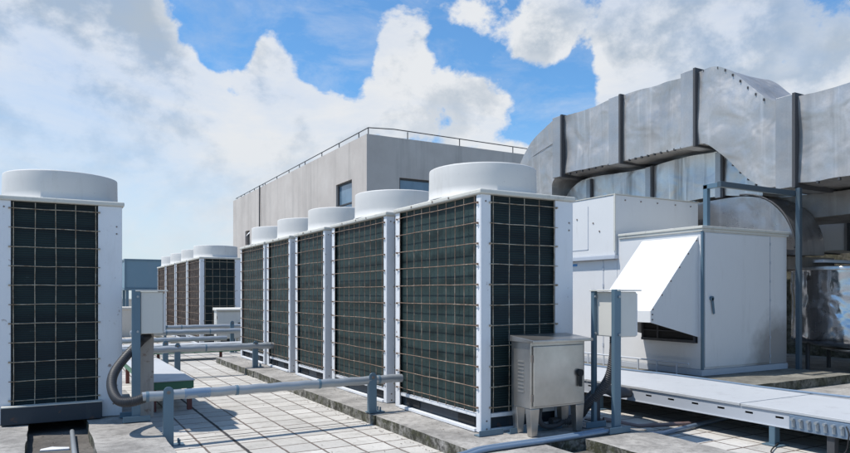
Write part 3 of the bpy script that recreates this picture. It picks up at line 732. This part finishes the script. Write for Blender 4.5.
def collar(t, y0, y1, z0, z1, x0, x1, p=.085, m='flange'):
    bx, by, bz = t['_b']
    b = MB(); b.box(x0-p-bx, x1+p-bx, y0-by, y1-by, z0-p*.45-bz, z1+p*.45-bz); b.build('flange_collar', M[m], t, bevel=.008)
    b = MB(); b.box(x0-p-.012-bx, x1+p+.012-bx, y0-.05-by, y0-.002-by, z0-p*.6-bz, z1+p*.6-bz); b.build('flange_shade_steel', M['darkgrey'], t)  # dark strip paints the shaded face of the collar
def seam(t, pts, x, r=.0045):
    bx, by, bz = t['_b']
    b = MB(); b.tube([(x-bx, y-by, z-bz) for y, z in pts], r, 6); b.build('seam', M['darkgrey'], t)
def bolts(t, y0, y1, z, x, step=.16):
    bx, by, bz = t['_b']; b = MB(); y = y0
    while y < y1:
        b.box(x-.018-bx, x+.03-bx, y-.015-by, y+.015-by, z-.022-bz, z+.015-bz); y += step
    b.each('edge_clip', M['darkgrey'], t)
# main duct
X1, X2 = 10.3, 11.65
zt1, zb1, zt2, zb2 = 5.37, 4.05, 4.43, 3.04
sp = [((2.0, zt2), (2.0, zb2)), ((6.3, zt2), (6.3, zb2))]
sp = [((2.0, zt2+.02), (2.0, zb2)), ((6.45, zt2), (6.45, zb2))]
for i in range(1, 18):
    f = i/17
    # upper line bulges first then falls, lower line falls later
    s1 = f*f*(3-2*f)
    ft = max(0, min(1, (f-.0)/.82)); s2 = ft*ft*(3-2*ft)
    fb = max(0, min(1, (f-.12)/.88)); s3 = fb*fb*(3-2*fb)
    y = 6.5+1.6*f
    sp.append(((y, zt2+(zt1-zt2)*s2), (y, zb2+(zb1-zb2)*s3)))
sp.append(((11.9, zt1), (11.9, zb1)))
cy, cz, ro, ri = 11.9, 3.78, 1.59, .27
for k in range(1, 13):
    a = PI/2*(1-k/12); sp.append(((cy+ro*math.cos(a), cz+ro*math.sin(a)), (cy+ri*math.cos(a), cz+ri*math.sin(a))))
sp.append(((cy+ro, 1.2), (cy+ri, 1.2)))
D = duct('main_air_duct', 'huge dented grey sheet metal duct with an S bend, highest of the ducts', sp, X1, X2, M['duct'], .085, .035, 1)
collar(D, 6.27, 6.55, zb2, zt2, X1, X2)
collar(D, 8.12, 8.40, zb1, zt1, X1, X2)
collar(D, 9.93, 10.22, zb1, zt1, X1, X2)
collar(D, 11.72, 12.0, zb1, zt1, X1, X2)
bolts(D, 8.45, 9.85, zb1-.0, X1); bolts(D, 10.3, 11.7, zb1, X1, .2); bolts(D, 2.4, 6.2, zb2, X1, .32)
seam(D, [(12.02,4.85),(12.5,4.75),(13.05,4.6)], X1-.012)
seam(D, [(8.1,4.86),(7.75,4.84),(7.4,4.72),(7.1,4.5)], X1-.012)
bx,by,bz = D['_b']
b = MB()
for i in range(10):
    f = 1-i*.09; ft = max(0,min(1,f/.82)); s2 = ft*ft*(3-2*ft); y = 6.5+1.6*f
    b.box(X1-.016-bx, X1+.03-bx, y-.009-by, y+.009-by, zt2+(zt1-zt2)*s2-.05-bz, zt2+(zt1-zt2)*s2-.01-bz)
    fb = max(0,min(1,(f-.12)/.88)); s3 = fb*fb*(3-2*fb)
    b.box(X1-.016-bx, X1+.03-bx, y-.009-by, y+.009-by, zb2+(zb1-zb2)*s3+.0-bz, zb2+(zb1-zb2)*s3+.03-bz)
b.each('bend_clip', M['darkgrey'], D)
# lower duct behind the air handler
a1, a2 = 10.72, 12.0
sp = [((7.1, 3.93), (7.1, 3.02)), ((8.0, 3.93), (8.0, 3.10)), ((11.35, 3.93), (11.35, 3.13))]
for k in range(1, 10):
    a = PI/2*(1-k/9); sp.append(((11.35+1.0*math.cos(a), 2.93+1.0*math.sin(a)), (11.35+.2*math.cos(a), 2.93+.2*math.sin(a))))
sp.append(((12.35, 1.0), (11.55, 1.0)))
D2 = duct('lower_air_duct', 'streaked silver duct running beneath the upper straight of the main duct', sp, a1, a2, M['duct2'], .1, .03, 3)
collar(D2, 11.25, 11.38, 3.13, 3.9, a1, a2, .04); collar(D2, 9.52, 9.66, 3.12, 3.9, a1, a2, .04); collar(D2, 7.9, 8.02, 3.10, 3.9, a1, a2, .04)
# elbow turning down behind the unit
sp = [((9.6, 3.0), (9.6, 2.1)), ((7.3, 3.0), (7.3, 2.1))]
for k in range(1, 13):
    a = PI/2+PI/2*k/12; sp.append(((7.3+.95*math.cos(a), 2.05+.95*math.sin(a)), (7.3+.06*math.cos(a), 2.05+.06*math.sin(a))))
sp.append(((6.35, 1.95), (7.24, 1.95)))
D3 = duct('elbow_duct', 'curved silver duct elbow turning down behind the air handler', sp, 10.38, 11.22, M['duct4'], .09, .02, 5)
bx,by,bz = D3['_b']
b = MB(); b.box(10.42-bx, 11.9-bx, 6.55-by, 7.2-by, 1.72-bz, 1.94-bz); b.build('outlet_collar', M['duct3'], D3, bevel=.008)
seam(D3, [(7.3+.975*math.cos(PI/2+PI/2*k/12), 2.05+.975*math.sin(PI/2+PI/2*k/12)) for k in range(13)], 10.38, .016)
# brown duct at right
D4 = duct('brown_air_duct', 'brownish flat duct under the near straight of the main duct', [((9.0,3.0),(9.0,2.6)),((2.0,3.0),(2.0,2.6))], 11.26, 12.5, M['duct3'], .12, .02, 7)
D5 = duct('far_pale_duct', 'pale silver duct with upright seams behind the round tank, at the right edge', [((9.5,2.72),(9.5,2.12)),((3.0,2.72),(3.0,2.12))], 12.7, 13.7, M['ahuwhite'], .14, .02, 8)
for y in (8.2, 7.5, 6.75, 6.6, 5.6): collar(D5, y, y+.06, 2.12, 2.72, 12.7, 13.7, .03)
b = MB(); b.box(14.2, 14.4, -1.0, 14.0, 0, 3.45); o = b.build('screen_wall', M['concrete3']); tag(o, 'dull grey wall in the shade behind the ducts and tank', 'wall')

# duct support frame
t = thing('steel_goal_frame', 'grey-blue steel goal frame holding up the main duct beside the air handler', 'support frame', (8.43, 6.26, 0))
b = MB(); b.box(0, 1.9, -.03, .03, 2.86, 2.94); b.build('cross_beam', M['steeldark'], t, bevel=.003)
b = MB(); b.box(0, .07, .2, .27, 2.30, 2.92); b.box(0, .07, .031, .27, 2.86, 2.93); b.build('short_post', M['steelblue'], t, bevel=.003)
b = MB(); b.box(1.80, 1.865, -.1, -.031, 0.005, 2.98); b.build('tall_post', M['steeldark'], t, bevel=.003)
t = thing('steel_post', 'thin upright steel post between air handler and lower duct', 'post', (10.0, 8.0+.5, 2.97-.0))
b = MB(); b.box(0,.06,0,.06,-.0,.1); b.build('upright', M['steelblue'], t)
t.location = (10.35, 8.2, .13); t.scale = (1,1,29)
# round tank
t = thing('round_tank', 'shiny crumpled metal drum on thin legs at the right edge', 'tank', (11.75, 6.2, .004))
R = .87
def dent(a, z):
    v = Vector((math.cos(a)*2.1, math.sin(a)*2.1, z*1.5))
    d = noise.noise(v*.8)*.03+max(0,noise.noise(v*1.6)-.2)*.06+.004*math.sin(a*26)
    c = a % (2*PI/14); return d-(.014 if c < .09 else 0)
prof = [(R*.15,.40),(R*.6,.44),(R*.95,.50),(R,.55)]+[(R,.55+.06*i) for i in range(1,20)]+[(R,1.70),(R+.02,1.72)]
b = MB(); b.lathe(prof, 0, 0, 140, dent); b.build('jacket', M['tank'], t)
b = MB(); b.lathe([(R+.045,1.70),(R+.05,1.745),(R+.03,1.76),(0.02,1.80)], 0, 0, 64); b.lathe([(.02,.38),(R*.5,.395),(R*.2,.33)],0,0,32); b.each('lid', M['duct2'], t)
for k in range(4):
    a = PI/4+PI/2*k+.2
    b = MB(); b.tube([(.7*math.cos(a),.7*math.sin(a),.0),(.7*math.cos(a),.7*math.sin(a),.5)], .035, 10); b.build('leg', M['darkgrey'], t)
b = MB(); b.box(-.95,.9,-.08,.06,1.82,1.86); b.box(-.5,1.0,.25,.35,1.84,1.9); b.build('lid_bar', M['trayside'], t, bevel=.004)
# litter on the shaded ground behind the tank
b = MB(); b.box(10.6,11.9,8.5,8.62,.005,.08); b.box(10.9,11.4,8.2,8.28,.005,.05); o = b.build('plank', M['debris']); tag(o, 'pale plank lying on the shaded ground below the round tank', 'plank')
b = MB(); b.lathe([(.001,.01),(.05,.012),(.05,.2),(.02,.26),(.02,.3),(.001,.3)], 0, 0, 16)
t2 = NT('bottle_green'); m = t2.out((.03,.35,.24), .2); o = b.build('plastic_bottle', m, loc=(11.55, 8.0, .01)); o.rotation_euler = (0, PI/2-.1, .4); o.location = (11.5,7.9,.06); tag(o, 'green plastic bottle on the ground below the round tank', 'bottle')
# debris in the gutter under the left condenser
for (x, y, a, s, lab) in ((.02,5.55,-.5,.07,'tiny pale scrap at the front of the gap under the left condenser'),(-.02,5.95,.3,.14,'torn pale board scrap in the gap under the left condenser, nearer one'),(.06,6.35,-.15,.11,'small pale scrap deeper in the gap under the left condenser')):
    b = MB(); b.add([(-s,-.03,0),(s,-.045,0),(s*.9,.03,0),(-s*.3,.05,0),(-s,.03,0),(-s,-.03,.012),(s,-.045,.015),(s*.9,.03,.012),(-s*.3,.05,.02),(-s,.03,.012)],
        [(4,3,2,1,0),(5,6,7,8,9),(0,1,6,5),(1,2,7,6),(2,3,8,7),(3,4,9,8),(4,0,5,9)]); o = b.build('board_scrap', M['debris'], loc=(x,y,.006)); o.rotation_euler = (0,0,a); tag(o, lab, 'debris')

# ------------------------------------------------------------------ building behind
t = thing('rooftop_building', 'flat-roofed grey rendered building behind the condensers', 'building', (10.43, 22.8, 0))
Bz = 7.35; LX, LY = 16.0, 20.6
b = MB()
wx0, wx1, wz0, wz1 = 0, .25, 0, 0
def wall_x(b, x0, x1, y0, y1, holes):
    # wall in the Y-Z plane between x0..x1 with rectangular holes (ya,yb,za,zb), holes sorted by y
    y = y0
    for (ya, yb, za, zb_) in holes:
        b.box(x0, x1, y, ya, 0, Bz); b.box(x0, x1, ya, yb, 0, za); b.box(x0, x1, ya, yb, zb_, Bz); y = yb
    b.box(x0, x1, y, y1, 0, Bz)
def wall_y(b, y0, y1, x0, x1, holes):
    x = x0
    for (xa, xb, za, zb_) in holes:
        b.box(x, xa, y0, y1, 0, Bz); b.box(xa, xb, y0, y1, 0, za); b.box(xa, xb, y0, y1, zb_, Bz); x = xb
    b.box(x, x1, y0, y1, 0, Bz)
wall_x(b, 0, .3, 0, LY, [(1.4, 3.05, 4.2, 5.86), (16.6, 17.6, 4.3, 5.15)])
wall_y(b, .0, .3, .3, LX, [(1.38, 3.3, 4.4, 5.83)])
b.box(LX, LX+.3, 0, LY, 0, Bz); b.box(.3, LX, LY-.3, LY, 0, Bz); b.box(.3, LX, .3, LY-.3, Bz-.5, Bz-.25)
b.build('wall', M['building'], t)
def window(parts):
    for (kind, q, m) in parts: pass
b = MB(); b.box(.13,.18,1.4,3.05,4.2,5.86); g = b.build('window', M['blind'], t)
b = MB(); b.box(.08,.128,1.4,1.47,4.2,5.86); b.box(.08,.128,2.98,3.05,4.2,5.86); b.box(.08,.128,1.47,2.98,5.79,5.86); b.box(.08,.128,1.47,2.98,4.95,5.0); b.build('frame', M['darkgrey'], g)
b = MB(); b.box(1.38,3.3,.13,.18,4.4,5.83); g = b.build('window', M['blind'], t)
b = MB(); b.box(1.38,1.45,.08,.128,4.4,5.83); b.box(3.23,3.3,.08,.128,4.4,5.83); b.box(1.45,3.23,.08,.128,5.76,5.83); b.build('frame', M['darkgrey'], g)
b = MB(); b.box(.15,.2,16.6,17.6,4.3,5.15); g = b.build('window', M['black'], t)
b = MB(); b.add([(-.25,16.55,4.75),(-.25,17.1,4.6),(.14,17.2,5.1),(.14,16.6,5.1)],[(0,1,2,3)]); b.build('shutter_flap', M['debris'], g)
b = MB(); b.tube([(-.05,14.3,Bz+.1),(-.07,14.25,Bz-1.5),(-.05,14.35,Bz-3),(-.06,14.3,2.0)], .035, 8); b.build('down_cable', M['darkgrey'], t)
rail = MB()
rail.tube([(.12,.12+.3*0,Bz+.27),(.12,LY-.2,Bz+.14)], .02, 6); rail.tube([(.12,.12,Bz+.27),(1.2,.12,Bz+.34),(LX,.12,Bz+.22)], .02, 6)
for y in (.12,1.0,3.0,5.0,7.2,8.0,9.6,11.6,13.8,14.2,16,17,18.2,19,20): rail.tube([(.12,y,Bz-.02),(.12,y,Bz+.26-.12*y/LY)], .022, 6)
for x in (1.8,4.2,6.9,9.8,13): rail.tube([(x,.12,Bz-.02),(x,.12,Bz+.30)], .022, 6)
rail.build('roof_rail', M['darkgrey'], t)
# blue roof-top tank housing far left
t = thing('water_tank', 'blue-grey panelled tank on a steel stand left of the far condensers', 'water tank', (2.55, 27.3, 0))
b = MB(); b.box(0,1.75,0,1.4,1.56,2.62); b.build('tank_body', M['water'], t, bevel=.01)
b = MB(); b.box(-.03,1.78,-.03,1.43,2.6,2.66); b.box(-.02,.04,-.02,.02,1.56,2.6); b.box(1.71,1.77,-.02,.02,1.56,2.6); b.box(-.03,1.78,-.03,1.43,1.48,1.558); b.build('rim', M['steelblue'], t)
for x,y in ((.08,.08),(1.67,.08),(.08,1.32),(1.67,1.32)):
    b = MB(); b.box(x-.05,x+.05,y-.05,y+.05,0,1.479); b.build('leg', M['steelblue'], t)
b = MB(); b.box(1.5,3.0,22.5,23.6,0,.85); b.box(1.46,3.04,22.46,23.64,.85,.92); o = b.build('concrete_upstand', M['parapet'], bevel=.01); tag(o, 'low pale block seen through the gap beside the left condenser', 'block')

# ------------------------------------------------------------------ world, sun, camera
SUN = Vector((-.46, .21, 1)).normalized()
el = math.asin(SUN.z); az = math.atan2(SUN.x, SUN.y)
w = bpy.data.worlds.new('World'); S.world = w; w.use_nodes = True
nt = w.node_tree; N = nt.nodes; L = nt.links; N.clear()
def new(k): return N.new(k)
sky = new('ShaderNodeTexSky'); sky.sky_type = 'NISHITA'; sky.sun_disc = False
sky.sun_elevation = el; sky.sun_rotation = az; sky.altitude = 0; sky.air_density = 1.0; sky.dust_density = .6; sky.ozone_density = 2.5
tc = new('ShaderNodeTexCoord'); GEN = tc.outputs['Generated']
def wm(op, a, b=None, clamp=False):
    n = new('ShaderNodeMath'); n.operation = op; n.use_clamp = clamp
    for i, q in enumerate((a, b)):
        if q is None: continue
        if isinstance(q, (int, float)): n.inputs[i].default_value = q
        else: L.new(q, n.inputs[i])
    return n.outputs[0]
def wr(f, a, b, c=0., d=1., smooth=False):
    n = new('ShaderNodeMapRange'); n.inputs[1].default_value = a; n.inputs[2].default_value = b; n.inputs[3].default_value = c; n.inputs[4].default_value = d
    if smooth: n.interpolation_type = 'SMOOTHSTEP'
    L.new(f, n.inputs[0]); return n.outputs[0]
def wn(scale, detail, rough, loc=(0,0,0), sc=(1,1,1), dist=0):
    mp = new('ShaderNodeMapping'); mp.inputs['Location'].default_value = loc; mp.inputs['Scale'].default_value = sc; L.new(GEN, mp.inputs[0])
    n = new('ShaderNodeTexNoise'); n.inputs['Scale'].default_value = scale; n.inputs['Detail'].default_value = detail; n.inputs['Roughness'].default_value = rough; n.inputs['Distortion'].default_value = dist
    L.new(mp.outputs[0], n.inputs['Vector']); return n.outputs['Fac']
F = Vector((math.sin(math.radians(29.58)), math.cos(math.radians(29.58)), 0)); Rv = Vector((F.y, -F.x, 0))
def direction(u, v): return (F+Rv*((u-425)/666)+Vector((0,0,(295-v)/666))).normalized()
def blob(u, v, rad, amp):
    d = direction(u, v); n = new('ShaderNodeVectorMath'); n.operation = 'DOT_PRODUCT'; L.new(GEN, n.inputs[0]); n.inputs[1].default_value = d
    c = math.cos(rad/720.0)
    return wm('MULTIPLY', wr(n.outputs['Value'], c, 1.0, 0, 1, True), amp)
cover = None
# cloud banks (positive) and blue gaps (negative) as directions of the real sky
for (u, v, r, a) in ((20,60,230,.34),(90,180,200,.26),(230,230,110,.16),(-200,100,300,.3),(150,10,70,.12),(255,62,30,.20),(285,100,42,.22),(320,140,50,.22),(240,150,50,.12),
                     (400,40,34,.26),(392,66,30,.16),(430,100,55,.24),(370,105,45,.18),(480,130,60,.18),(500,95,28,.12),(520,5,55,.26),(560,25,35,.20),(460,-5,40,.16),(540,50,28,.12),
                     (640,85,60,.24),(690,40,85,.28),(770,85,70,.18),(840,40,50,.16),(700,-40,90,.2),(620,40,32,.12),(1000,80,220,.25),
                     (210,45,26,-.10),(208,20,45,-.34),(228,70,30,-.24),(240,110,26,-.16),(180,0,40,-.2),(300,30,75,-.20),(340,75,40,-.12),(335,15,50,-.1),(455,55,30,-.12),(590,78,36,-.2),(550,95,40,-.14),(600,45,30,-.1),(788,42,26,-.22),(830,6,30,-.2),(490,60,36,-.10),(530,120,30,-.1)):
    q = blob(u, v, r*1.35, a); cover = q if cover is None else wm('ADD', cover, q)
def fbm(dz=0.0, dx=0.0):
    a_ = wn(8.0, 13, .60, (1.3+dx,.4,.2-dz), (1,1,1.25), .12)
    b_ = wn(3.2, 3, .5, (2+dx*.4,0,1-dz*.4), (1,1,1.4), .1)
    return wm('ADD', wm('MULTIPLY', wm('SUBTRACT', a_, .5), 1.3), wm('MULTIPLY', wm('SUBTRACT', b_, .5), .45))
f0 = fbm(); f1 = fbm(.16, -.10)
dens = wm('ADD', f0, cover)
veil = wr(wn(7, 9, .66, (7,3,1), (1,1,2.4), .4), .45, .78, .03, .42)
core = wm('MULTIPLY', wr(dens, .125, .27, 0, 1, True), wr(wn(2.4, 7, .6, (9,9,2), (1,1,2.6), .4), .34, .60, .60, 1.0))
mask = wm('MAXIMUM', core, veil)
gz = new('ShaderNodeSeparateXYZ'); L.new(GEN, gz.inputs[0])
# thick parts are grey-blue, the sides turned to the sun are white
thick = wr(dens, .20, .52, 0, 1, True)
slope = wr(wm('SUBTRACT', f1, f0), -.16, .16, 0, 1, True)
grey = wm('ADD', wm('MULTIPLY', thick, .45), wm('MULTIPLY', wm('SUBTRACT', slope, .47), .95), True)
grey = wm('MULTIPLY', grey, wr(gz.outputs[2], .03, .36, .12, 1, True), True)
cm = new('ShaderNodeMix'); cm.data_type = 'RGBA'; L.new(grey, cm.inputs[0]); cm.inputs[6].default_value = (.93,.96,1.0,1); cm.inputs[7].default_value = (.48,.575,.69,1)
hz = wr(gz.outputs[2], .0, .30, .7, 0, True)
hc = new('ShaderNodeMix'); hc.data_type = 'RGBA'; L.new(wr(gz.outputs[2], .0, .3, .6, 0, True), hc.inputs[0]); L.new(cm.outputs[2], hc.inputs[6]); hc.inputs[7].default_value = (.80,.88,.96,1); cm = hc
mask2 = wm('MAXIMUM', mask, hz)
tint = new('ShaderNodeMix'); tint.data_type = 'RGBA'; tint.blend_type = 'MULTIPLY'; tint.inputs[0].default_value = 1; L.new(sky.outputs[0], tint.inputs[6]); tint.inputs[7].default_value = (.56,.97,1.2,1)
bg1 = new('ShaderNodeBackground'); bg1.inputs['Strength'].default_value = .15; L.new(tint.outputs[2], bg1.inputs['Color'])
bg2 = new('ShaderNodeBackground'); bg2.inputs['Strength'].default_value = .86; L.new(cm.outputs[2], bg2.inputs['Color'])
ms = new('ShaderNodeMixShader'); L.new(mask2, ms.inputs[0]); L.new(bg1.outputs[0], ms.inputs[1]); L.new(bg2.outputs[0], ms.inputs[2])
wo = new('ShaderNodeOutputWorld'); L.new(ms.outputs[0], wo.inputs[0])

ld = bpy.data.lights.new('sun', 'SUN'); ld.energy = 5.0; ld.angle = math.radians(.53); ld.color = (1.0,.955,.89)
lo = bpy.data.objects.new('sun', ld); S.collection.objects.link(lo); lo.rotation_euler = (-SUN).to_track_quat('-Z', 'Y').to_euler()

cd = bpy.data.cameras.new('camera'); cam = bpy.data.objects.new('camera', cd); S.collection.objects.link(cam); S.camera = cam
cam.location = (0,0,1.3); cam.rotation_euler = (PI/2, 0, -math.radians(29.58))
cd.sensor_width = 36; cd.lens = 666/850*36; cd.shift_y = 68.5/850; cd.clip_start = .05; cd.clip_end = 12000
for o in list(bpy.data.objects):
    if '_b' in o: del o['_b']
S.render.engine = 'CYCLES'; S.cycles.max_bounces = 6; S.cycles.use_denoising = True
vs = S.view_settings; vs.view_transform = 'Standard'; vs.look = 'None'; vs.exposure = 0; vs.gamma = 1; vs.use_curve_mapping = False
